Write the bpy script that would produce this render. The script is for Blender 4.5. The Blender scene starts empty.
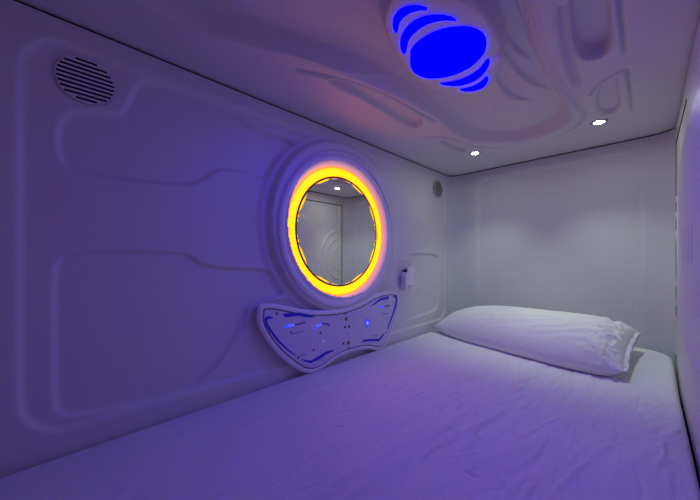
import bpy, bmesh, math, random
import numpy as np
from mathutils import Vector, noise

random.seed(7)
rng = np.random.RandomState(11)
C = bpy.context.scene.collection

# ------------------------------------------------------------------ camera and measuring
F = 293.17                      # focal length in pixels of the 700 px wide photograph
YAW = math.radians(45.5)        # looking left of the pod's long axis
HOR = 258.0                     # horizon row
CZ = 0.474                      # camera height over the mattress
SY, CY_ = math.sin(YAW), math.cos(YAW)
XL, XR, YB, YF, ZC = -1.0, 0.086, 2.0, -0.34, 1.06   # the pod's inner faces

def ray(px, py):
    u = (px - 350) / F; v = (HOR - py) / F
    return (-SY + CY_ * u, CY_ + SY * u, v)
def onL(px, py, X=XL):          # point of a plane X = const -> (Y, Z)
    d = ray(px, py); t = X / d[0]; return (d[1] * t, CZ + d[2] * t)
def onC(px, py, Z=ZC):          # point of a plane Z = const -> (X, Y)
    d = ray(px, py); t = (Z - CZ) / d[2]; return (d[0] * t, d[1] * t)
def onB(px, py, Y=YB):
    d = ray(px, py); t = Y / d[1]; return (d[0] * t, CZ + d[2] * t)

# ------------------------------------------------------------------ materials
def mat(name, col, rough=0.5, metal=0.0, spec=0.5, emit=None, strength=0.0, bump=0.0, scale=200.0, coat=0.0, detail=3.0, vary=0.0, rvary=0.0):
    m = bpy.data.materials.new(name); m.use_nodes = True
    nt = m.node_tree; b = nt.nodes['Principled BSDF']
    b.inputs['Base Color'].default_value = (*col, 1)
    b.inputs['Roughness'].default_value = rough
    b.inputs['Metallic'].default_value = metal
    b.inputs['Specular IOR Level'].default_value = spec
    b.inputs['Coat Weight'].default_value = coat
    b.inputs['Coat Roughness'].default_value = 0.15
    if emit:
        b.inputs['Emission Color'].default_value = (*emit, 1)
        b.inputs['Emission Strength'].default_value = strength
    tc = nt.nodes.new('ShaderNodeTexCoord')
    n = nt.nodes.new('ShaderNodeTexNoise'); n.inputs['Scale'].default_value = scale; n.inputs['Detail'].default_value = detail
    nt.links.new(tc.outputs['Object'], n.inputs['Vector'])
    if bump:
        bp = nt.nodes.new('ShaderNodeBump'); bp.inputs['Strength'].default_value = bump; bp.inputs['Distance'].default_value = 0.002
        nt.links.new(n.outputs['Fac'], bp.inputs['Height']); nt.links.new(bp.outputs['Normal'], b.inputs['Normal'])
    if vary:
        n2 = nt.nodes.new('ShaderNodeTexNoise'); n2.inputs['Scale'].default_value = 5.0
        nt.links.new(tc.outputs['Object'], n2.inputs['Vector'])
        r = nt.nodes.new('ShaderNodeValToRGB')
        r.color_ramp.elements[0].color = (*[c * (1 - vary) for c in col], 1); r.color_ramp.elements[1].color = (*col, 1)
        nt.links.new(n2.outputs['Fac'], r.inputs['Fac']); nt.links.new(r.outputs['Color'], b.inputs['Base Color'])
    if rvary:
        mr = nt.nodes.new('ShaderNodeMapRange'); mr.inputs['To Min'].default_value = rough - rvary; mr.inputs['To Max'].default_value = rough + rvary
        nt.links.new(n.outputs['Fac'], mr.inputs['Value']); nt.links.new(mr.outputs['Result'], b.inputs['Roughness'])
    return m

M_shell = mat('moulded_plastic', (.70, .69, .69), rough=.42, spec=.45, bump=.05, scale=90, vary=.03, rvary=.04)
M_frame = mat('frame_plastic', (.84, .82, .83), rough=.4, spec=.5, bump=.03, scale=60)
M_back = mat('back_wall_plastic', (.62, .63, .63), rough=.5, spec=.4, bump=.05, scale=90, vary=.03)
M_cloth = mat('white_cotton', (.80, .79, .82), rough=.95, spec=.1, bump=.35, scale=900, vary=.03)
M_pillow = mat('pillow_cotton', (.84, .84, .83), rough=.95, spec=.1, bump=.35, scale=700, vary=.03)
M_foam = mat('mattress_ticking', (.55, .52, .6), rough=.9, spec=.1, bump=.3, scale=300)
M_dark = mat('black_rubber', (.008, .007, .012), rough=.7, spec=.2, bump=.1)
M_floor = mat('floor_board', (.08, .07, .08), rough=.7, bump=.2, scale=60)
M_mirror = mat('silvered_glass', (.86, .88, .87), rough=.015, metal=1.0, scale=3)
M_yellow = mat('yellow_led_diffuser', (.5, .3, .0), rough=.4, emit=(1.0, .235, .0), strength=3.8)
M_amber = mat('amber_led_edge', (.8, .4, .05), rough=.4, emit=(1.0, .14, .0), strength=2.6)
M_etch = mat('lit_etched_glass', (.3, .2, .0), rough=.4, emit=(1.0, .60, .0), strength=1.3)
M_lip_glow = mat('painted_lip_glow', (.8, .72, .7), rough=.4, emit=(1.0, .50, .36), strength=.32)  # weak pink emission stands in for ring light caught by the frame
M_blue = mat('blue_led_diffuser', (.0, .0, .02), rough=.9, spec=0.0, emit=(.0, .0, 1.0), strength=19.5)
M_lens = mat('white_led_lens', (.9, .9, .9), rough=.3, emit=(.92, 1.0, .78), strength=145.0)
M_panel = mat('panel_face_plastic', (.70, .66, .78), rough=.3, spec=.5, bump=.02, scale=60)
M_print = mat('blue_print', (.01, .01, .30), rough=.35, emit=(.0, .0, 1.0), strength=.12)
M_ink = mat('dark_ink', (.05, .04, .08), rough=.4)
M_greyink = mat('grey_ink', (.22, .19, .36), rough=.5)
M_led = mat('blue_indicator_led', (.1, .1, .8), rough=.4, emit=(.03, .06, 1.0), strength=.9)
M_ledhot = mat('pale_indicator_led', (.3, .4, .9), rough=.4, emit=(.20, .32, 1.0), strength=1.0)
M_brass = mat('bronze_metal', (.16, .13, .10), rough=.4, metal=.6)
M_chrome = mat('satin_metal', (.35, .35, .36), rough=.3, metal=.8)
M_grille = mat('grille_grey', (.40, .40, .41), rough=.45)

def creases(m, scale, lo, hi, dist, strength, rot=0.0, distort=.8):
    """fine folds in the weave: stretched noise, thinned to lines, fed to a bump"""
    nt = m.node_tree; b = nt.nodes['Principled BSDF']
    tc = nt.nodes.new('ShaderNodeTexCoord'); mp = nt.nodes.new('ShaderNodeMapping'); mp.inputs['Scale'].default_value = scale; mp.inputs['Rotation'].default_value = (0, 0, rot)
    n = nt.nodes.new('ShaderNodeTexNoise'); n.inputs['Scale'].default_value = 1.0; n.inputs['Detail'].default_value = 3.5; n.inputs['Distortion'].default_value = distort
    sb = nt.nodes.new('ShaderNodeMath'); sb.operation = 'SUBTRACT'; sb.inputs[1].default_value = .5
    ab = nt.nodes.new('ShaderNodeMath'); ab.operation = 'ABSOLUTE'
    mr = nt.nodes.new('ShaderNodeMapRange'); mr.inputs['From Min'].default_value = lo; mr.inputs['From Max'].default_value = hi; mr.interpolation_type = 'SMOOTHSTEP'
    ms = nt.nodes.new('ShaderNodeTexNoise'); ms.inputs['Scale'].default_value = 3.2; ms.inputs['Detail'].default_value = 2
    mk = nt.nodes.new('ShaderNodeMapRange'); mk.inputs['From Min'].default_value = .45; mk.inputs['From Max'].default_value = .62
    mu = nt.nodes.new('ShaderNodeMath'); mu.operation = 'MULTIPLY'
    inv = nt.nodes.new('ShaderNodeMath'); inv.operation = 'SUBTRACT'; inv.inputs[0].default_value = 1.0
    bp = nt.nodes.new('ShaderNodeBump'); bp.inputs['Strength'].default_value = strength; bp.inputs['Distance'].default_value = dist
    L = nt.links.new
    L(tc.outputs['Object'], mp.inputs['Vector']); L(mp.outputs['Vector'], n.inputs['Vector']); L(n.outputs['Fac'], sb.inputs[0]); L(sb.outputs[0], ab.inputs[0])
    L(ab.outputs[0], mr.inputs['Value']); L(mr.outputs['Result'], inv.inputs[1]); L(tc.outputs['Object'], ms.inputs['Vector']); L(ms.outputs['Fac'], mk.inputs['Value'])
    L(inv.outputs[0], mu.inputs[0]); L(mk.outputs['Result'], mu.inputs[1]); L(mu.outputs[0], bp.inputs['Height'])
    old = b.inputs['Normal'].links[0].from_socket if b.inputs['Normal'].links else None
    if old: L(old, bp.inputs['Normal'])
    L(bp.outputs['Normal'], b.inputs['Normal'])
creases(M_cloth, (30, 5, 1), .0, .045, .0020, .6, rot=math.radians(-4), distort=.25)
creases(M_pillow, (26, 40, 26), .0, .05, .0016, .9)

# ------------------------------------------------------------------ objects
def link_mesh(name, verts, faces, m, parent=None, smooth=True, loc=None):
    me = bpy.data.meshes.new(name); me.from_pydata([tuple(v) for v in verts], [], faces)
    me.materials.append(m); me.update()
    if smooth: me.polygons.foreach_set('use_smooth', [True] * len(me.polygons))
    o = bpy.data.objects.new(name, me); C.objects.link(o)
    if parent: o.parent = parent; o.matrix_parent_inverse = parent.matrix_world.inverted()
    return o
def link_bm(name, bm, m, parent=None, smooth=False):
    me = bpy.data.meshes.new(name); bmesh.ops.recalc_face_normals(bm, faces=bm.faces); bm.to_mesh(me); bm.free()
    me.materials.append(m)
    if smooth: me.polygons.foreach_set('use_smooth', [True] * len(me.polygons))
    o = bpy.data.objects.new(name, me); C.objects.link(o)
    if parent: o.parent = parent; o.matrix_parent_inverse = parent.matrix_world.inverted()
    return o
def tag(o, label=None, cat=None, group=None, kind=None):
    if label: o['label'] = label
    if cat: o['category'] = cat
    if group: o['group'] = group
    if kind: o['kind'] = kind
    return o
def thing(name, loc, label, cat, group=None):
    o = bpy.data.objects.new(name, None); C.objects.link(o); o.location = loc; o.empty_display_size = .05
    bpy.context.view_layer.update()
    return tag(o, label, cat, group)
def add_box(bm, a, b, bevel=0.0):
    r = bmesh.ops.create_cube(bm, size=1.0)
    c = [(a[i] + b[i]) / 2 for i in range(3)]; s = [abs(b[i] - a[i]) for i in range(3)]
    for v in r['verts']: v.co = Vector((v.co.x * s[0] + c[0], v.co.y * s[1] + c[1], v.co.z * s[2] + c[2]))
    if bevel:
        es = list({e for v in r['verts'] for e in v.link_edges})
        bmesh.ops.bevel(bm, geom=es, offset=bevel, segments=3, affect='EDGES', profile=.5)
def box(name, a, b, m, parent=None, bevel=0.0):
    bm = bmesh.new(); add_box(bm, a, b, bevel)
    return link_bm(name, bm, m, parent, smooth=False)

# ------------------------------------------------------------------ relief tools (moulded panels)
def spline(pts, closed=False, n=8):
    P = [np.array(p, float) for p in pts]; N = len(P); out = []
    rngi = range(N) if closed else range(N - 1)
    for i in rngi:
        if closed: p0, p1, p2, p3 = P[(i - 1) % N], P[i], P[(i + 1) % N], P[(i + 2) % N]
        else: p0, p1, p2, p3 = P[max(i - 1, 0)], P[i], P[i + 1], P[min(i + 2, N - 1)]
        for k in range(n):
            t = k / n
            out.append(.5 * ((2 * p1) + (-p0 + p2) * t + (2 * p0 - 5 * p1 + 4 * p2 - p3) * t * t + (-p0 + 3 * p1 - 3 * p2 + p3) * t ** 3))
    if not closed: out.append(P[-1])
    return np.array(out)
def chaikin(pts, closed=True, it=3):
    P = [np.array(p, float) for p in pts]
    for _ in range(it):
        Q = []; N = len(P)
        if not closed: Q.append(P[0])
        for i in range(N if closed else N - 1):
            a, b = P[i], P[(i + 1) % N]; Q += [a * .75 + b * .25, a * .25 + b * .75]
        if not closed: Q.append(P[-1])
        P = Q
    return np.array(P)
def dist_poly(A, B, pts, closed):
    """distance to the polyline, position along it 0..1, inside flag"""
    best = np.full(A.shape, 1e9); along = np.zeros(A.shape); inside = np.zeros(A.shape, bool)
    N = len(pts); segs = [(pts[i], pts[(i + 1) % N]) for i in range(N if closed else N - 1)]
    L = [float(np.hypot(*(b - a))) for a, b in segs]; tot = sum(L) or 1; acc = 0
    for (a, b), l in zip(segs, L):
        if l < 1e-9: continue
        d = b - a; t = np.clip(((A - a[0]) * d[0] + (B - a[1]) * d[1]) / (l * l), 0, 1)
        q = np.hypot(A - a[0] - d[0] * t, B - a[1] - d[1] * t)
        m = q < best; best = np.where(m, q, best); along = np.where(m, (acc + t * l) / tot, along)
        if closed and a[1] != b[1]:
            c = ((a[1] > B) != (b[1] > B)) & (A < (b[0] - a[0]) * (B - a[1]) / (b[1] - a[1]) + a[0]); inside ^= c
        acc += l
    return best, along, inside
def sm(x):
    x = np.clip(x, 0, 1); return x * x * (3 - 2 * x)
class Field:
    def __init__(s, a0, a1, b0, b1, step):
        s.a = np.linspace(a0, a1, int(round((a1 - a0) / step)) + 1); s.b = np.linspace(b0, b1, int(round((b1 - b0) / step)) + 1)
        s.A, s.B = np.meshgrid(s.a, s.b, indexing='ij'); s.h = np.zeros(s.A.shape)
    def plate(s, pts, height, w, fade=None):        # raised (+) or sunk (-) area with a sloped rim of width w
        d, al, ins = dist_poly(s.A, s.B, np.array(pts), True)
        sd = np.where(ins, d, -d); f = height * sm(sd / w + .5)
        if fade is not None: f = f * fade(s.A, s.B)
        s.h += f
    def stroke(s, pts, height, w, t0=.15, t1=.15):   # groove (-) or rib (+) running out at both ends
        d, al, _ = dist_poly(s.A, s.B, np.array(pts), False)
        tp = np.ones(s.A.shape)
        if t0: tp = tp * sm(al / t0)
        if t1: tp = tp * sm((1 - al) / t1)
        s.h += height * np.exp(-(d / w) ** 2 * 2) * (tp if (t0 or t1) else 1)
    def ridge_step(s, pts, height, w, reach, t0=.2, t1=.2):  # one-sided step: sharp at the line, dying away over reach
        P = np.array(pts); best = np.full(s.A.shape, 1e9); sg = np.zeros(s.A.shape); al = np.zeros(s.A.shape); n = len(P) - 1
        for i in range(n):
            a, b = P[i], P[i + 1]; d = b - a; l2 = d @ d
            if l2 < 1e-12: continue
            t = np.clip(((s.A - a[0]) * d[0] + (s.B - a[1]) * d[1]) / l2, 0, 1)
            q = np.hypot(s.A - a[0] - d[0] * t, s.B - a[1] - d[1] * t); m = q < best
            cr = np.sign(d[0] * (s.B - a[1]) - d[1] * (s.A - a[0])) * q
            best = np.where(m, q, best); sg = np.where(m, cr, sg); al = np.where(m, (i + t) / n, al)
        tp = sm(al / t0) * sm((1 - al) / t1)
        s.h += height * tp * sm(sg / w + .5) * np.clip(1 - sg / reach, 0, 1) ** 2 * (best < reach * 1.2)
    def build(s, name, m, fn, flip=False, parent=None):
        na, nb = s.A.shape; pts = fn(s.A, s.B, s.h)
        V = np.stack([p.ravel() for p in pts], 1)
        i = np.arange(na * nb).reshape(na, nb)
        q = np.stack([i[:-1, :-1], i[1:, :-1], i[1:, 1:], i[:-1, 1:]], -1).reshape(-1, 4)
        if flip: q = q[:, ::-1]
        me = bpy.data.meshes.new(name); me.vertices.add(len(V)); me.vertices.foreach_set('co', V.astype(np.float32).ravel())
        me.loops.add(q.size); me.loops.foreach_set('vertex_index', q.astype(np.int32).ravel())
        me.polygons.add(len(q)); me.polygons.foreach_set('loop_start', (np.arange(len(q)) * 4).astype(np.int32))
        me.polygons.foreach_set('loop_total', np.full(len(q), 4, np.int32))
        me.update(calc_edges=True); me.validate()
        me.polygons.foreach_set('use_smooth', [True] * len(q)); me.materials.append(m)
        o = bpy.data.objects.new(name, me); C.objects.link(o)
        if parent: o.parent = parent
        return o
def rrect(a0, a1, b0, b1, r, n=8):
    out = []
    for cx, cy, s in ((a1 - r, b1 - r, 0), (a0 + r, b1 - r, 90), (a0 + r, b0 + r, 180), (a1 - r, b0 + r, 270)):
        for k in range(n + 1):
            t = math.radians(s + 90 * k / n); out.append((cx + r * math.cos(t), cy + r * math.sin(t)))
    return out

# ------------------------------------------------------------------ left wall
MY, MZ = .917, .594           # centre of the round mirror on the left wall
wl = Field(YF, 1.94, -.05, 1.053, .0045)
y0 = onL(20, 200)[0]
wl.plate(rrect(y0, 1.925, .055, 1.0, .085), -.011, .016)
A_ = chaikin([onL(*p) for p in ((80,109),(66,113),(58,126),(58,148),(66,166),(80,171),(140,180),(188,184),(204,180),(214,171),(228,167),(262,178),(300,182),(320,200),(320,150),(298,150),(290,138),(270,133),(254,128),(238,113),(218,101),(150,78),(140,80),(133,92),(126,109),(116,114))], it=2)
wl.plate(A_, -.010, .012)
B_ = chaikin([onL(*p) for p in ((54,400),(54,275),(58,260),(76,252),(180,252),(192,256),(206,269),(262,270),(276,276),(284,288),(282,296),(262,300),(248,308),(240,330),(226,352),(206,378),(190,393),(72,419),(58,414))], it=2)
wl.plate(B_, -.011, .013)
C_ = chaikin([onL(*p) for p in ((431,178),(431,193),(435,199),(442,206),(442,216),(437,221),(416,219),(410,209),(396,205),(380,200),(380,178))], it=2)
wl.plate(C_, -.010, .014, fade=lambda a, b: sm((a - 1.33) / .25))
D_ = chaikin([onL(*p) for p in ((412,254),(437,254),(441,259),(441,304),(437,311),(418,317),(396,325),(390,300),(400,258))], it=2)
wl.plate(D_, -.010, .014, fade=lambda a, b: sm((a - 1.42) / .2))
wl.stroke(chaikin([onL(*p) for p in ((286,136),(297,146),(301,156))], closed=False), -.010, .010, .3, .1)
wl.stroke(chaikin([onL(*p) for p in ((216,99),(238,113),(254,128),(270,133),(290,138),(299,150))], closed=False), -.009, .009, .25, .02)
wl.stroke(chaikin([onL(*p) for p in ((190,254),(206,269),(262,270),(276,276),(284,288),(280,297))], closed=False), -.006, .008, .25, .05)
wl.stroke(chaikin([onL(*p) for p in ((192,392),(208,377),(228,351),(242,330),(249,308))], closed=False), -.006, .009, .3, .1)
# round surround of the mirror: outer step, terrace, inner step
R = np.hypot(wl.A - .940, wl.B - .613)
m_ = R < .50
wl.h = np.where(m_, wl.h * sm((R - .405) / .03), wl.h)
wl.h += .024 * sm((.398 - R) / .018) + .007 * sm((.352 - R) / .009)
wl.h -= .006 * np.exp(-((R - .402) / .007) ** 2)
wl.h = np.where(R < .318, np.minimum(wl.h, .004), wl.h)
# moulding that climbs round the control panel
wl.stroke(chaikin([onL(*p) for p in ((246,345),(247,322),(254,308),(270,300),(290,298),(300,302))], closed=False), .005, .010, .3, .2)
# shallow upper arc above the surround on the far side
wl.stroke(chaikin([onL(*p) for p in ((372,150),(384,168),(392,169),(400,170))], closed=False), .003, .008, .3, .3)
# recess round the wall hook
wl.plate(chaikin([onL(*p) for p in ((396,262),(413,261),(415,288),(398,292))], it=2), -.004, .010)
# sunk disc behind the near loudspeaker grille
G1 = onL(86.5, 80); G2 = onL(438.3, 189)
o = wl.build('wall_left', M_shell, lambda a, b, h: (XL + h, a, b), flip=False); tag(o, kind='structure')

# ------------------------------------------------------------------ back wall with its rounded corners
NB = 260
wb = Field(0, 1, -.05, 1.053, .006)
wb.a = np.linspace(0, 1, NB); wb.A, wb.B = np.meshgrid(wb.a, wb.b, indexing='ij')
def back_path(s):
    """plan curve: left fillet, straight, right fillet"""
    fx, fy, fxr = .115, .06, .09
    l1, l2, l3 = .14, (XR - XL) - fx - fxr, .11
    S = s * (l1 + l2 + l3); X = np.zeros_like(S); Y = np.zeros_like(S)
    a = S < l1; c = S > l1 + l2; b = ~(a | c)
    t = S[a] / l1 * math.pi / 2; X[a] = XL + fx * (1 - np.cos(t)); Y[a] = 1.94 + fy * np.sin(t)
    X[b] = XL + fx + (S[b] - l1); Y[b] = YB
    t = (S[c] - l1 - l2) / l3 * math.pi / 2; X[c] = XR - fxr + fxr * np.sin(t); Y[c] = 1.94 + fy * np.cos(t)
    return X, Y
BX, BY = back_path(wb.a)
XX = np.repeat(BX[:, None], len(wb.b), 1); YY = np.repeat(BY[:, None], len(wb.b), 1)
d, al, ins = dist_poly(XX, wb.B, np.array(rrect(onB(478, 250)[0], onB(640, 200)[0], -.3, .995, .07)), True)
wb.h = -.020 * sm(np.where(ins, d, -d) / .03 + .5)
o = wb.build('wall_back', M_back, lambda a, b, h: (XX, YY - h, b), flip=False); tag(o, kind='structure')

# ------------------------------------------------------------------ right wall
wr = Field(YF, 1.94, -.05, 1.053, .0055)
wr.plate(chaikin([(-.6, .86), (1.25, .86), (1.50, .84), (1.60, .72), (1.62, .5), (1.60, .30), (1.48, .21), (1.2, .19), (-.6, .19)], it=3), .012, .05)
for y in (1.08, 1.17, 1.27, 1.38):
    wr.plate(rrect(y, y + .035, .46, .56, .012), -.005, .010)
wr.plate(rrect(1.86, 1.885, .72, .95, .008), -.008, .008)
wr.plate(rrect(1.80, 1.885, .06, .22, .02), .004, .01)
for r_, hh in ((.27, .007), (.20, .006), (.12, .005)):
    th = [math.radians(a) for a in range(95, 266, 5)]
    wr.stroke([(1.915 + r_ * .95 * math.cos(t), .47 + r_ * math.sin(t)) for t in th], hh, .010, .08, .08)
o = wr.build('wall_right', M_shell, lambda a, b, h: (XR - h, a, b), flip=True); tag(o, kind='structure')

bm = bmesh.new(); add_box(bm, (XR - .0016, 1.42, .9735), (XR + .004, 1.925, .981)); add_box(bm, (XR - .0016, 1.918, .02), (XR + .004, 1.925, .981))
o = link_bm('trim_8', bm, M_dark); tag(o, kind='structure')

# ------------------------------------------------------------------ ceiling
cc = Field(XL - .012, XR + .012, YF, YB + .01, .0036)
def onCs(l, Z=ZC): return [onC(*p, Z) for p in l]
# big sunk dome: traced along its slope, closed towards the foot end
dome = onCs([(100,0),(200,27),(240,38),(290,53),(340,69),(385,87),(420,105),(445,122),(462,135),(478,141),(500,142.5),(525,140),(548,133),(566,122),(566,112),(548,84),(534,55),(527,20),(524,1)])
dome = [(-.78, -.2), (-.80, 0.10), ] + dome[1:] + [(-.14, .70), (-.13, .45), (-.14, .1), (-.2, -.2)]
dome = spline(dome, closed=True, n=5)
cc.plate(dome, -.056, .044)
# medallion plate round the lamp
med = chaikin(onCs([(381,30),(382,12),(392,-8),(420,-22),(455,-8),(478,4),(493,20),(502,40),(504,58),(498,76),(486,92),(462,102),(440,96),(415,80),(392,56)]), it=3)
cc.plate(med, .056, .022)
LZ = ZC - 0.0
# double rib on the right of the dome
for pts, hgt in (([(527,0),(533,30),(542,57),(554,81),(569,99),(581,110),(585,117),(577,126),(569,131),(549,139)], -.014),
                 ([(534,0),(540,33),(549,60),(562,84),(579,103),(587,111)], -.010),
                 ([(563,0),(566,40),(572,70),(578,90)], -.018)):
    cc.stroke(spline(onCs(pts), n=5), hgt, .008 if hgt > -.016 else .016, .1, .12)
cc.stroke(spline(onCs([(514,0),(517,15),(521,28),(527,42)]), n=5), .010, .008, .1, .4)
# swirling cuts beside the medallion
for pts in ([(503,50),(511,59),(519,67),(534,79)], [(503,64),(509,74),(517,84),(529,94),(541,100),(554,106)], [(494,81),(497.5,93),(507,105),(520,111),(535,114)]):
    cc.ridge_step(spline(onCs(pts), n=5), .018, .006, .06, .12, .35)
cc.stroke(onCs([(494.5,117),(494.5,128)]), -.004, .005, .3, .3)
# right pocket and its long edge
pock = onCs([(570,-40),(570.5,0),(573,44),(577,53),(584,59),(592,60),(603,57),(610,50),(611,40),(609.5,0),(608,-40)])
cc.plate(chaikin(pock, it=2), -.040, .010)
cc.stroke(spline(onCs([(617,-30),(619,0),(622,28),(625,57)]), n=4), -.013, .006, .1, .15)
# right triangle
cc.stroke(spline(onCs([(589,97),(596,88),(607,79),(618,73),(627,69)]), n=5), -.012, .007, .1, .02)
cc.stroke(spline(onCs([(627,69),(629.5,90),(632,117)]), n=5), -.014, .005, .02, .3)
cc.plate(chaikin(onCs([(598,88),(612,79),(617,78),(621,112),(597,115)]), it=1), -.020, .008)
# left rail, thin line and pocket
cc.stroke(spline(onCs([(287,69),(317,75),(349,83),(376,93),(408,108),(440,124)]), n=5), -.018, .011, .06, .10)
cc.ridge_step(spline(onCs([(440,116),(417,102),(390,88),(349,75),(303,60),(270,52)]), n=5), .009, .005, .07, .1, .2)
cc.plate(chaikin(onCs([(328,80),(355,87),(385,99),(412,113),(423,121),(419,128),(409,127),(384,112),(356,95),(332,85)]), it=2), -.022, .014)
# left triangle
cc.stroke(spline(onCs([(420,138),(440,137.6),(452,139),(464,144),(480,147.5),(518,147.8)]), n=5), -.015, .009, .05, .2)
cc.plate(chaikin(onCs([(436,141),(452,143),(467,149),(462,154)]), it=1), -.020, .010)
# gentle rise of the margins towards the walls
DL = [onC(475, 153), onC(599, 122)]
o = cc.build('ceiling', M_shell, lambda a, b, h: (a, b, ZC - h), flip=True); tag(o, kind='structure')
# roof shell above, black seams, foot-end wall with the entrance
o = box('trim_1', (XL - .03, YF, 1.047), (XL - .006, YB - .06, 1.085), M_dark); tag(o, kind='structure')
o = box('trim_2', (XR + .006, YF, 1.047), (XR + .03, YB - .06, 1.085), M_dark); tag(o, kind='structure')
bm = bmesh.new(); n = 60; vs = []
for k in range(n + 1):
    s = np.array([k / n]); X, Y = back_path(s); X = float(X[0]); Y = float(Y[0])
    cx = (XL + XR) / 2; ox = (X - cx); 
    nx = .012 * (1 if ox > .45 else -1 if ox < -.45 else 0)
    vs.append([bm.verts.new((X + nx, Y + .012, z)) for z in (1.047, 1.085)] + [bm.verts.new((X + nx * 2, Y + .03, z)) for z in (1.085, 1.047)])
for k in range(n):
    for j in range(4): bm.faces.new((vs[k][j], vs[k + 1][j], vs[k + 1][(j + 1) % 4], vs[k][(j + 1) % 4]))
o = link_bm('trim_3', bm, M_dark); tag(o, kind='structure')
o = box('trim_4', (XL - .06, YF - .03, 1.20), (XR + .06, YB + .07, 1.23), M_dark); tag(o, kind='structure')
for nm, a, b in (('trim_5', (XL - .06, YF - .03, -.2), (XL - .035, YB + .07, 1.20)), ('trim_6', (XR + .035, YF - .03, -.2), (XR + .06, YB + .07, 1.20)), ('trim_7', (XL - .06, YB + .045, -.2), (XR + .06, YB + .07, 1.20))):
    o = box(nm, a, b, M_dark); tag(o, kind='structure')
o = box('floor', (XL - .035, YF, -.17), (XR + .035, YB + .045, -.15), M_floor); tag(o, kind='structure')
bm = bmesh.new()
outer = [bm.verts.new((x, YF, z)) for x, z in ((XR + .034, 1.2), (XL - .034, 1.2), (XL - .03, -.17), (XR + .03, -.17))]
hole = [bm.verts.new((x, YF, z)) for x, z in rrect(XL + .12, XR - .12, .10, .92, .15, 6)]
q = len(hole) // 4
for k in range(4):
    seg = hole[k * q:(k + 1) * q]
    for i in range(q - 1): bm.faces.new((outer[k], seg[i + 1], seg[i]))
    nx = hole[((k + 1) * q) % len(hole)]
    bm.faces.new((outer[k], outer[(k + 1) % 4], nx, seg[-1]))
ext = bmesh.ops.extrude_face_region(bm, geom=list(bm.faces))
for v in ext['geom']:
    if isinstance(v, bmesh.types.BMVert): v.co.y -= .03
o = link_bm('wall_front', bm, M_shell); tag(o, kind='structure')

# ------------------------------------------------------------------ round mirror with its light ring
mir = thing('mirror', (XL, MY, MZ - .33), 'round wall mirror inside a glowing yellow light ring', 'mirror')
def lathe(name, prof, m, n=128, parent=None, c=(MY, MZ), smooth=True):
    """prof: (radius, distance from the wall); axis points into the pod"""
    V = []; Fs = []
    for i in range(n):
        t = 2 * math.pi * i / n
        for r, x in prof: V.append((XL + x, c[0] + r * math.cos(t), c[1] + r * math.sin(t)))
    k = len(prof)
    for i in range(n):
        for j in range(k - 1): Fs.append((i * k + j, i * k + j + 1, ((i + 1) % n) * k + j + 1, ((i + 1) % n) * k + j))
    return link_mesh(name, V, Fs, m, parent, smooth)
RM = .250
def disc(name, r, x, m, parent, c, n=96, th=.004):
    bm = bmesh.new(); ring0 = []; ring1 = []
    for i in range(n):
        t = 2 * math.pi * i / n
        ring0.append(bm.verts.new((XL + x - th, c[0] + r * math.cos(t), c[1] + r * math.sin(t)))); ring1.append(bm.verts.new((XL + x, c[0] + r * math.cos(t), c[1] + r * math.sin(t))))
    bm.faces.new(ring0); bm.faces.new(ring1)
    for i in range(n): bm.faces.new((ring0[i], ring0[(i + 1) % n], ring1[(i + 1) % n], ring1[i]))
    return link_bm(name, bm, m, parent)
disc('mirror_glass', RM, .009, M_mirror, mir, (MY, MZ))
lathe('dark_rim', [(RM - .005, .0085), (RM - .005, .0105), (RM + .001, .0105), (RM + .001, .006)], M_dark, parent=mir)
lathe('light_ring', [(RM + .001, .005), (RM + .003, .0100), (RM + .012, .0110), (RM + .022, .0110), (RM + .032, .0105), (RM + .036, .0100), (RM + .0365, .004)], M_yellow, parent=mir)
lathe('amber_rim', [(RM + .036, .004), (RM + .0362, .0104), (RM + .039, .0104), (RM + .0435, .0104), (RM + .044, .003)], M_amber, parent=mir)
lathe('outer_frame', [(RM + .061, .004), (RM + .0615, .0300), (RM + .066, .0342), (RM + .071, .037), (RM + .082, .0375), (RM + .087, .035), (RM + .091, .030), (RM + .093, .004)], M_frame, parent=mir)
lathe('frame_inner_lip', [(RM + .0435, .003), (RM + .044, .0102), (RM + .048, .0150), (RM + .054, .0230), (RM + .0615, .0300), (RM + .0618, .004)], M_lip_glow, parent=mir)  # inward slope of the frame, its glow painted as emission
# etched lit marks round the edge of the glass
def etch(a0, a1, r0, r1, taper0=0, taper1=0):
    bm = bmesh.new(); n = max(3, int(abs(a1 - a0) / 2)); I = []; O = []
    for i in range(n + 1):
        f = i / n; a = math.radians(a0 + (a1 - a0) * f)
        w = 1.0
        if taper0 and f < taper0: w = f / taper0
        if taper1 and f > 1 - taper1: w = (1 - f) / taper1
        ri = r1 - (r1 - r0) * max(w, .12)
        I.append((MY + ri * math.cos(a), MZ + ri * math.sin(a))); O.append((MY + r1 * math.cos(a), MZ + r1 * math.sin(a)))
    lo = [[bm.verts.new((XL + x, p[0], p[1])) for p in I + O[::-1]] for x in (.0088, .0096)]
    bm.faces.new(lo[0]); bm.faces.new(lo[1]); N = len(lo[0])
    for i in range(N): bm.faces.new((lo[0][i], lo[0][(i + 1) % N], lo[1][(i + 1) % N], lo[1][i]))
    return link_bm('etched_mark', bm, M_etch, mir)
for base in (0, 90, 180, 270):
    for s in (1, -1):
        c_ = base + 45
        etch(c_ + s * 8, c_ + s * 29, .235, .2425, .3, .25)
        etch(c_ + s * 31.5, c_ + s * 34.5, .239, .2425)
        etch(c_ + s * 36, c_ + s * 38.5, .240, .2425)

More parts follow.
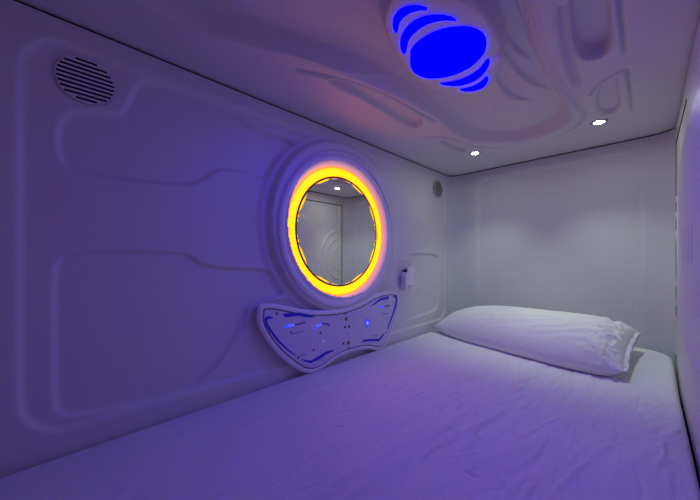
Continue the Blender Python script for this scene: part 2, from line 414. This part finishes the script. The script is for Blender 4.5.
# ------------------------------------------------------------------ control panel under the mirror
PX = XL + .034
out_px = [(258,313),(259,306),(265,303),(275,303),(290,306),(306,309),(324,310),(345,308),(362,302),(374,295),(384,291.5),(394,290.5),(399,293),(400,302),(398,315),(394,328),(389,341),(384,349),(377,351.5),(368,350),(352,353),(338,359),(326,368),(316,373.5),(306,374),(297,370),(282,359),(270,346),(261,332),(257.5,321)]
outline = spline([onL(*p, X=PX) for p in out_px], closed=True, n=4)
def offset(P, d):
    N = len(P); Q = []
    area = sum(P[i][0] * P[(i + 1) % N][1] - P[(i + 1) % N][0] * P[i][1] for i in range(N))
    s = 1 if area > 0 else -1
    for i in range(N):
        t = P[(i + 1) % N] - P[i - 1]; l = np.hypot(*t) or 1; nrm = np.array([t[1], -t[0]]) / l * s
        Q.append(P[i] + nrm * d)
    Q = np.array(Q)
    if d < -.004:                      # straighten the folds an inset makes in tight corners
        dd = dist_poly(Q[:, 0], Q[:, 1], np.array(P), True)[0]; good = np.where(dd > abs(d) * .97)[0]
        for i in range(N):
            if dd[i] <= abs(d) * .97:
                b = good[np.argmin((good - i) % N)]; a = good[np.argmin((i - good) % N)]
                span = (b - a) % N or 1; f = ((i - a) % N) / span; Q[i] = Q[a] * (1 - f) + Q[b] * f
    return Q
def prism_rings(name, P, rings, m, parent, cap=True, smooth=True):
    """rings: (offset, x) from the wall outwards"""
    bm = bmesh.new(); V = []
    for off, x in rings:
        Q = offset(P, off); V.append([bm.verts.new((XL + x, q[0], q[1])) for q in Q])
    N = len(P)
    for k in range(len(V) - 1):
        for i in range(N): bm.faces.new((V[k][i], V[k][(i + 1) % N], V[k + 1][(i + 1) % N], V[k + 1][i]))
    if cap: bm.faces.new(V[-1])
    bm.faces.new(V[0])
    o = link_bm(name, bm, m, parent, smooth=smooth)
    if smooth:
        for p in o.data.polygons:
            if len(p.vertices) > 4: p.use_smooth = False
    return o
cpt = sum(outline) / len(outline)
cp = thing('control_panel', (XL, float(cpt[0]), float(cpt[1]) - .12), 'wing-shaped control panel with blue stripes and buttons under the mirror', 'control panel')
prism_rings('housing', outline, [(-.016, 0), (-.010, .010), (-.002, .021), (-.003, .029), (-.010, .033), (-.018, .034), (-.020, .0325), (-.0215, .031)], M_frame, cp)
prism_rings('gasket', outline, [(-.0205, .0300), (-.0206, .0316)], M_ink, cp, smooth=False)
prism_rings('face_plate', outline, [(-.0250, .0308), (-.0255, .0338), (-.0265, .0345)], M_panel, cp, smooth=False)
FX = .0346
def pf(px, py): return onL(px, py, X=XL + FX)
def shape(name, pts, m, x0=FX - .0003, x1=FX + .0006, parent=cp):
    bm = bmesh.new(); lo = [[bm.verts.new((XL + x, p[0], p[1])) for p in pts] for x in (x0, x1)]; N = len(pts)
    bm.faces.new(lo[0]); bm.faces.new(lo[1])
    for i in range(N): bm.faces.new((lo[0][i], lo[0][(i + 1) % N], lo[1][(i + 1) % N], lo[1][i]))
    return link_bm(name, bm, m, parent)
def shp(name, pxs, m, **k): return shape(name, [pf(*p) for p in pxs], m, **k)
def dot(name, px, py, r, m, x1=.0012, ry=None, n=16):
    c = pf(px, py); ry = ry or r
    return shape(name, [(c[0] + r * math.cos(2 * math.pi * i / n), c[1] + ry * math.sin(2 * math.pi * i / n)) for i in range(n)], m, x1=FX + x1)
# long blue stripes that follow the edge
shp('printed_stripe', [(282,314),(290,313),(298,312.5),(306,314),(315,317),(316,317.5),(306,317.3),(298,315.8),(291,316.8),(285.5,317.5)], M_print)
shp('printed_stripe', [(264.5,320),(265,317.5),(268,316.2),(271,316.3),(274,318.5),(268,319),(266.8,320.5),(268,324),(273,332),(279,340),(287,348),(296.5,355.7),(295.5,356.2),(286,349.5),(277,341),(270,332),(265.5,325)], M_print)
shp('printed_stripe', [(301,358.5),(306,360),(311,360.5),(318,356.5),(326,351.5),(334,349.7),(334,350.7),(327,353.8),(319,359.5),(311,363),(305,361.8)], M_print)
shp('printed_stripe', [(369.5,307),(374,303.5),(379,299),(384,297),(389,296),(388,299.2),(383.5,300),(379.5,301.2),(375,304.5)], M_print)
shp('printed_stripe', [(392.5,297.2),(395,295.2),(397,295.5),(397.2,300),(395.5,309),(391.5,320),(388,329.2),(386.8,329),(390,320),(393.8,309),(395.4,300.5),(395.2,297.8)], M_print)
shp('printed_stripe', [(361,342.5),(364,339.8),(369,339),(379,338.8),(384,333),(384.6,333.4),(380,340.2),(378.5,341.3),(369,341.2),(364,342)], M_print)
# knobs of light and their tracks
for x, y in ((285.8,326.6),(289.5,325.6),(292.6,325.2),(314.5,328.3),(317.5,325.5),(320.2,324.6)):
    dot('indicator_light', x, y, .0065, M_led, ry=.0065); 
for x, y in ((289.5,325.6),(292.6,325.2),(317.5,325.5),(320.2,324.6)):
    dot('indicator_light', x, y, .0028, M_ledhot, x1=.0018)
shp('slider_track', [(295,324),(300,322.6),(305,321.6),(305.6,323.2),(300,324.6),(295.4,325.8)], M_greyink)
shp('slider_track', [(322.5,322.6),(327,322.8),(330,324.6),(329.3,326.4),(326,324.8),(322.6,324.6)], M_greyink)
shp('slider_track', [(384.5,305.4),(390.5,304.6),(390.6,306.4),(384.6,307.4)], M_greyink)
dot('indicator_light', 381.5, 307, .010, M_led, ry=.008)
dot('indicator_light', 323.5, 341.3, .0028, M_ledhot)
# captions under the sliders, too small to read: bare strokes
for a, b in (((292,334.2),(303,331.0)), ((381.5,313.8),(388,313.6)), ((300.5,355.4),(307,354.6)), ((373,336.2),(378,335.4))):
    shp('caption_line', [(a[0],a[1]-.4),(b[0],b[1]-.4),(b[0],b[1]+.4),(a[0],a[1]+.4)], M_greyink)
# power button
dot('power_button', 367, 322.8, .0185, M_chrome, x1=.0012, ry=.024, n=28)
pb = dot('power_light', 367, 322.8, .0145, M_led, x1=.0022, ry=.019, n=28)
dot('power_light', 367.2, 323, .006, M_ledhot, x1=.0028, ry=.007)
# middle column of screws and sockets
for x, y, r in ((345.5,313.8,.004),(340.8,319.6,.003),(347.6,333.6,.0035),(343.4,343.6,.005),(348.6,347.8,.004),(276.5,313.5,.0045),(298.2,357.5,.0045),(392,294.8,.0045),(386.3,332.5,.0035),(291,332.5,.004),(320.2,333,.005),(313.6,350,.004)):
    dot('screw', x, y, r, M_ink)
for x, y in ((345.0,327.3),(349.0,326.7)): dot('socket', x, y, .0062, M_dark, ry=.005)
for x, y in ((346,319),(348.4,342.6)): dot('socket', x, y, .0085, M_brass, ry=.009)

# ------------------------------------------------------------------ wall hook beside the panel
hk = thing('wall_hook', (XL, 1.45, .29), 'small white folding wall hook to the right of the control panel', 'hook')
box('back_plate', (XL - .008, onL(406, 275)[0], .312), (XL + .010, onL(413, 275)[0], .420), M_frame, hk, .003)
box('folding_arm', (XL - .004, onL(401.5, 280)[0], .296), (XL + .030, onL(404.5, 280)[0], .392), M_frame, hk, .004)
box('hinge', (XL - .006, onL(404, 280)[0], .312), (XL + .007, onL(407, 280)[0], .405), M_dark, hk, .001)

# ------------------------------------------------------------------ loudspeaker grilles
g = thing('speaker_grille', (XL, G1[0], G1[1] - .055), 'round slotted loudspeaker grille high on the near end of the wall', 'speaker grille')
disc('grille_disc', .0575, -.0045, M_shell, g, G1, n=64, th=.002)
for k in range(10):
    dz = (4.5 - k) * .0108; w = math.sqrt(max(.056 ** 2 - dz ** 2, 0)) * (1.0 if abs(dz) < .047 else .75)
    bm = bmesh.new(); add_box(bm, (XL - .012, G1[0] - w, G1[1] + dz - .0030), (XL - .0035 , G1[0] + w, G1[1] + dz + .0030), .0022)
    link_bm('slot', bm, M_dark, g)
g = thing('speaker_grille', (XL, G2[0], G2[1] - .055), 'round perforated loudspeaker grille high in the far corner', 'speaker grille')
disc('grille_disc', .055, .0016, M_grille, g, G2, n=64, th=.009)
bm = bmesh.new()
for i in range(-5, 6):
    for j in range(-6, 7):
        y = i * .0098 + (j % 2) * .0049; z = j * .0080
        if y * y + z * z < .050 ** 2: add_box(bm, (XL - .001, G2[0] + y - .0031, G2[1] + z - .0024), (XL + .0021, G2[0] + y + .0031, G2[1] + z + .0024))
link_bm('perforation', bm, M_dark, g)

# ------------------------------------------------------------------ blue ceiling lamp
pts0 = [onC(*p) for p in ((410,58),(486,40),(464,27),(434,79))]
lcx = sum(p[0] for p in pts0) / 4; lcy = sum(p[1] for p in pts0) / 4
lamp = thing('ceiling_lamp', (lcx, lcy, ZC), 'blue glowing oval ceiling lamp with curved crescents on both sides', 'ceiling lamp')
def slab(name, P, z0, z1, m, parent, bev=0.0):
    bm = bmesh.new(); lo = [[bm.verts.new((p[0], p[1], z)) for p in P] for z in (z0, z1)]; N = len(P)
    bm.faces.new(lo[0]); bm.faces.new(lo[1])
    for i in range(N): bm.faces.new((lo[0][i], lo[0][(i + 1) % N], lo[1][(i + 1) % N], lo[1][i]))
    return link_bm(name, bm, m, parent)
def cz(px, py): x, y = px / 5 + 380, py / 5; return onC(x, y, ZC - .003)
shapes = [
    [(150,290),(155,250),(185,213),(235,178),(300,150),(365,136),(430,134),(480,145),(518,172),(532,210),(526,255),(500,295),(455,335),(400,365),(340,385),(270,394),(215,388),(172,365),(152,330)],
    [(100,215),(110,175),(140,130),(185,98),(235,80),(285,75),(335,80),(370,92),(381,102),(368,106),(325,104),(270,113),(220,132),(170,170),(142,210),(130,262),(120,270),(108,258)],
    [(63,115),(68,88),(90,57),(125,36),(165,28),(205,32),(235,44),(230,52),(195,54),(155,66),(120,88),(98,118),(88,158),(78,164),(66,145)],
    [(545,297),(546,320),(532,352),(500,388),(455,415),(400,430),(350,431),(308,423),(302,417),(345,411),(405,397),(450,376),(495,345),(520,315),(535,298)],
    [(538,384),(541,400),(530,425),(505,445),(470,456),(435,459),(405,453),(401,446),(440,439),(480,424),(508,405),(527,386)]]
for s in shapes:
    P = spline([cz(*p) for p in s], closed=True, n=4)
    rim = slab('bezel', offset(P, .0022), ZC + .004, ZC - .0012, M_frame, lamp)
    slab('diffuser', P, ZC + .002, ZC - .003, M_blue, lamp)

# ------------------------------------------------------------------ two reading downlights
def downlight(x, y, label, first=None):
    t = thing('downlight', (x, y, ZC), label, 'downlight', None)
    bm = bmesh.new(); n = 32; prof = [(.019, .004), (.019, -.003), (.024, -.004), (.030, -.002), (.031, .004)]
    V = [[bm.verts.new((x + r * math.cos(2 * math.pi * i / n), y + r * math.sin(2 * math.pi * i / n), ZC + z)) for r, z in prof] for i in range(n)]
    for i in range(n):
        for j in range(len(prof) - 1): bm.faces.new((V[i][j], V[i][j + 1], V[(i + 1) % n][j + 1], V[(i + 1) % n][j]))
    link_bm('trim_ring', bm, M_chrome, t, smooth=True)
    slab('lens', [(x + .0185 * math.cos(2 * math.pi * i / n), y + .0185 * math.sin(2 * math.pi * i / n)) for i in range(n)], ZC + .002, ZC - .0015, M_lens, t)
    L = bpy.data.lights.new('reading_spot', 'SPOT'); L.energy = DOWN_W; L.color = (.84, 1.0, .74); L.spot_size = math.radians(82); L.spot_blend = 1.0; L.shadow_soft_size = .02
    lo = bpy.data.objects.new('reading_spot', L); C.objects.link(lo); lo.parent = t; lo.location = (0, 0, -.02); lo.rotation_euler = (math.radians(12), 0, 0)
DOWN_W = 7.0
downlight(DL[0][0], DL[0][1], 'small round white downlight above the pillow, nearer the mirror wall')
downlight(DL[1][0], DL[1][1], 'small round white downlight above the pillow, beside the right-hand ceiling triangle')

# ------------------------------------------------------------------ mattress and sheet
MX0, MX1, MY0, MY1 = XL + .006, XR - .004, YF + .03, YB - .008
box('mattress', (MX0 + .01, MY0 + .01, -.1495), (MX1 - .01, MY1 - .01, -.012), M_foam, None, .02)
tag(bpy.data.objects['mattress'], 'pod mattress filling the floor, hidden under the white sheet', 'mattress')
sh = Field(0, 1, 0, 1, .25)
nx, ny = 340, 690
sh.a = np.linspace(-.06, 1.06, nx); sh.b = np.linspace(-.03, 1.03, ny); sh.A, sh.B = np.meshgrid(sh.a, sh.b, indexing='ij')
cornr = .09
XS = MX0 + (MX1 - MX0) * np.clip(sh.A, 0, 1); YS = MY0 + (MY1 - MY0) * np.clip(sh.B, 0, 1)
# distance in from the rounded rectangle of the mattress
def rr_sd(X, Y, r):
    qx = np.abs(X - (MX0 + MX1) / 2) - (MX1 - MX0) / 2 + r; qy = np.abs(Y - (MY0 + MY1) / 2) - (MY1 - MY0) / 2 + r
    return -(np.hypot(np.maximum(qx, 0), np.maximum(qy, 0)) + np.minimum(np.maximum(qx, qy), 0) - r)
sdm = rr_sd(XS, YS, cornr)
e = np.clip(sdm / .05, 0, 1)
RE = .020 + .008 * sm((XS + .7) / .3)
e = np.clip(sdm / RE, 0, 1)
Z = -RE * (1 - np.sqrt(1 - (1 - e) ** 2)) - .03 * sm((.012 - sdm) / .02)
Z += -.006 * sm((XS - (-.02)) / .10)
# pull the skirts down
over = np.maximum(np.maximum(-sh.A, sh.A - 1), 0) / .06 + np.maximum(np.maximum(-sh.B, sh.B - 1), 0) / .03
Z -= .09 * np.clip(over, 0, 1)
def bed_rise(X, Y): return .045 * sm((Y - 1.55) / .40) * sm((X + .60) / .50)
# creases
W = np.zeros_like(Z)
def crease(x, y, ang, L, w, h, bend):
    ca, sa = math.cos(ang), math.sin(ang)
    m = (np.abs(XS - x) < L) & (np.abs(YS - y) < L)
    dx, dy = XS[m] - x, YS[m] - y
    s = dx * ca + dy * sa; t = -dx * sa + dy * ca - bend * (s / L) ** 2 * L - .15 * w * np.sin(s / L * 9)
    W[m] += h * np.exp(-(t / w) ** 2) * np.clip(1 - (s / (L * .9)) ** 2, 0, 1)
for k in range(560):
    x = rng.uniform(-.9, .05); y = rng.uniform(-.1, 1.55)
    dens = math.exp(-((x + .28) / .38) ** 2)
    if rng.rand() > dens * .9 + .1: continue
    ang = math.radians(90 + rng.normal(1, 11)); L = rng.uniform(.04, .16)
    crease(x, y, ang, L, rng.uniform(.0032, .0075), rng.choice([-1, 1]) * rng.uniform(.0010, .0026), rng.normal(0, .12))
for k in range(60):   # long soft pulls
    x = rng.uniform(-.6, .05); y = rng.uniform(.0, 1.5)
    crease(x, y, math.radians(90 + rng.normal(-3, 9)), rng.uniform(.15, .4), rng.uniform(.010, .02), rng.choice([-1, 1]) * rng.uniform(.001, .0022), rng.normal(0, .05))
for k in range(22):   # short kinks between
    x = rng.uniform(-.7, -.05); y = rng.uniform(.1, 1.2)
    crease(x, y, rng.uniform(0, math.pi), rng.uniform(.02, .05), .0045, rng.choice([-1, 1]) * rng.uniform(.001, .0025), rng.normal(0, .2))
def npnoise(X, Y, Zc=0.0, sc=1.0, oct_=3):
    out = np.empty(X.size); xf, yf = X.ravel() * sc, Y.ravel() * sc
    for i in range(X.size): out[i] = noise.fractal(Vector((xf[i], yf[i], Zc)), 1.0, 2.0, oct_)
    return out.reshape(X.shape)
W += .0010 * npnoise(XS * 3.0, YS, 2.0, 2.2, 2)
Z += 1.6 * W * sm(sdm / .03) + bed_rise(XS, YS)
sh.h = Z
XO = XS.copy(); YO = YS.copy()
# round the corners in plan
qx = np.abs(XS - (MX0 + MX1) / 2) - (MX1 - MX0) / 2 + cornr; qy = np.abs(YS - (MY0 + MY1) / 2) - (MY1 - MY0) / 2 + cornr
cm = (qx > 0) & (qy > 0); rr = np.hypot(qx, qy); k_ = np.where(cm & (rr > cornr), (cornr / np.maximum(rr, 1e-6)), 1.0)
XO = np.where(cm, XS - np.sign(XS - (MX0 + MX1) / 2) * qx * (1 - k_), XS); YO = np.where(cm, YS - np.sign(YS - (MY0 + MY1) / 2) * qy * (1 - k_), YS)
o = sh.build('bed_sheet', M_cloth, lambda a, b, h: (XO, YO, h), flip=False)
tag(o, 'wrinkled white fitted sheet stretched over the mattress', 'bed sheet')

# ------------------------------------------------------------------ pillow
PH = .165
FLc, FRc, BRc, BLc = np.array((-.962, 1.70, .034)), np.array((-.072, 1.515, .040)), np.array((-.040, 1.875, .140)), np.array((-.950, 1.955, .065))
plw = thing('pillow', (-.52, 1.76, .01), 'long white pillow lying across the head of the bed', 'pillow')
nu, nv = 260, 110
V = []; Fs = []
def cushion(u, v, side):
    """u,v in -1..1 ; side +1 top, -1 bottom"""
    au, av = abs(u), abs(v)
    p, q = (u + 1) / 2, (v + 1) / 2
    P = (FLc * (1 - p) + FRc * p) * (1 - q) + (BLc * (1 - p) + BRc * p) * q
    x, y, seam = float(P[0]), float(P[1]), float(P[2])
    y -= .042 * (1 - au ** 3) * (1 - q) ** 1.5                      # belly bulging over the near seam
    x += .012 * u * (av ** 2 - .5) * au ** 8
    eu = (1 - au ** (3.0 if u < 0 else 8.0)) ** .60; ev = (1 - av ** 2.4) ** .60
    th = eu * ev
    seam -= .004 * (1 - au ** 4) * (1 - q)
    endw = math.exp(-((u - .88) / .13) ** 2); lft = math.exp(-((u + .80) / .15) ** 2) * .6
    n1 = noise.ridged_multi_fractal(Vector((x * 22 + 3, y * 26, side * 2.0)), .9, 2.2, 4, .9, 2.0) - 1.0
    n2 = noise.ridged_multi_fractal(Vector((x * 7 + y * 9, y * 24 - x * 5, side * 3.1 + 7)), 1.0, 2.0, 3, .9, 2.0) - 1.0
    n3 = noise.fractal(Vector((x * 55, y * 55, side * 2.0)), 1.0, 2.1, 3)
    amp = min(1, th / .25)
    w = (n1 * .0165 * endw + n1 * .008 * lft + n2 * .0045 * (.3 + .9 * math.exp(-((v + .45) / .3) ** 2)) + n3 * .0020 * (.2 + endw + lft)) * amp
    bed = .045 * float(sm((y - 1.55) / .40)) * float(sm((x + .60) / .50))
    if side > 0: z = seam + .118 * th * (1 + .07 * math.sin(u * 3.1 + 2.2)) + w
    else: z = seam - .11 * th + w * .3
    return x, y, max(z, bed + .001)
def flat_grid(side):
    base = len(V)
    for i in range(nu + 1):
        su = -1 + 2 * i / nu; u = math.sin(su * math.pi / 2) * .55 + su * .45
        for j in range(nv + 1):
            sv = -1 + 2 * j / nv; v = math.sin(sv * math.pi / 2) * .6 + sv * .4
            V.append(cushion(u, v, side))
    for i in range(nu):
        for j in range(nv):
            a = base + i * (nv + 1) + j; f = (a, a + nv + 1, a + nv + 2, a + 1); Fs.append(f if side > 0 else f[::-1])
flat_grid(1); flat_grid(-1)
Vw = [(x, y, z + .003) for x, y, z in V]
body = link_mesh('pillow_body', Vw, Fs, M_pillow, plw)
bm = bmesh.new(); bm.from_mesh(body.data); bmesh.ops.remove_doubles(bm, verts=bm.verts, dist=.0004); bm.to_mesh(body.data); bm.free()
body.data.polygons.foreach_set('use_smooth', [True] * len(body.data.polygons))
# loose open hem of the pillowcase at the right end
V2 = []; F2 = []; nh, mh = 70, 8
for layer in (1, -1):
    b0 = len(V2)
    for j in range(nh + 1):
        v = -.97 + 1.94 * j / nh
        x0, y0, z0 = cushion(.993, v, 1); zb = cushion(.993, v, -1)[2]; zm = (z0 + zb) / 2
        for k in range(mh + 1):
            f = k / mh
            wv = math.sin(v * 17 + f * 2) * .004 * f + noise.noise(Vector((v * 9, f * 2, 1.0))) * .008 * f
            gap = (.0025 + .009 * f * (1 - v * v)) * layer
            V2.append((x0 - .006 + .022 * f + wv * .5, y0, max(zm + gap + wv - .006 * f, .004)))
    for j in range(nh):
        for k in range(mh):
            a = b0 + j * (mh + 1) + k; f_ = (a, a + 1, a + mh + 2, a + mh + 1); F2.append(f_ if layer < 0 else f_[::-1])
V2w = [(x, y, z + .003) for x, y, z in V2]
hem = link_mesh('pillowcase_hem', V2w, F2, M_pillow, plw)

# ------------------------------------------------------------------ light: flat pinkish world fill added for ambient, let in at the foot end
w = bpy.data.worlds.new('ambient_fill'); bpy.context.scene.world = w; w.use_nodes = True
bg = w.node_tree.nodes['Background']; bg.inputs['Color'].default_value = (1.0, .68, .90, 1); bg.inputs['Strength'].default_value = .088

cam = bpy.data.cameras.new('camera'); co = bpy.data.objects.new('camera', cam); C.objects.link(co)
cam.sensor_width = 36; cam.lens = F / 700 * 36; cam.shift_y = (HOR - 250) / 700; cam.clip_start = .01
co.location = (0, 0, CZ); co.rotation_euler = (math.pi / 2, 0, YAW)
s = bpy.context.scene; s.camera = co
s.view_settings.view_transform = 'Standard'; s.view_settings.look = 'None'; s.view_settings.gamma = 1; s.view_settings.use_curve_mapping = False
s.view_settings.exposure = 0
s.cycles.max_bounces = 10; s.cycles.diffuse_bounces = 6; s.cycles.glossy_bounces = 5
s.cycles.use_denoising = True; s.cycles.sample_clamp_indirect = 12.0
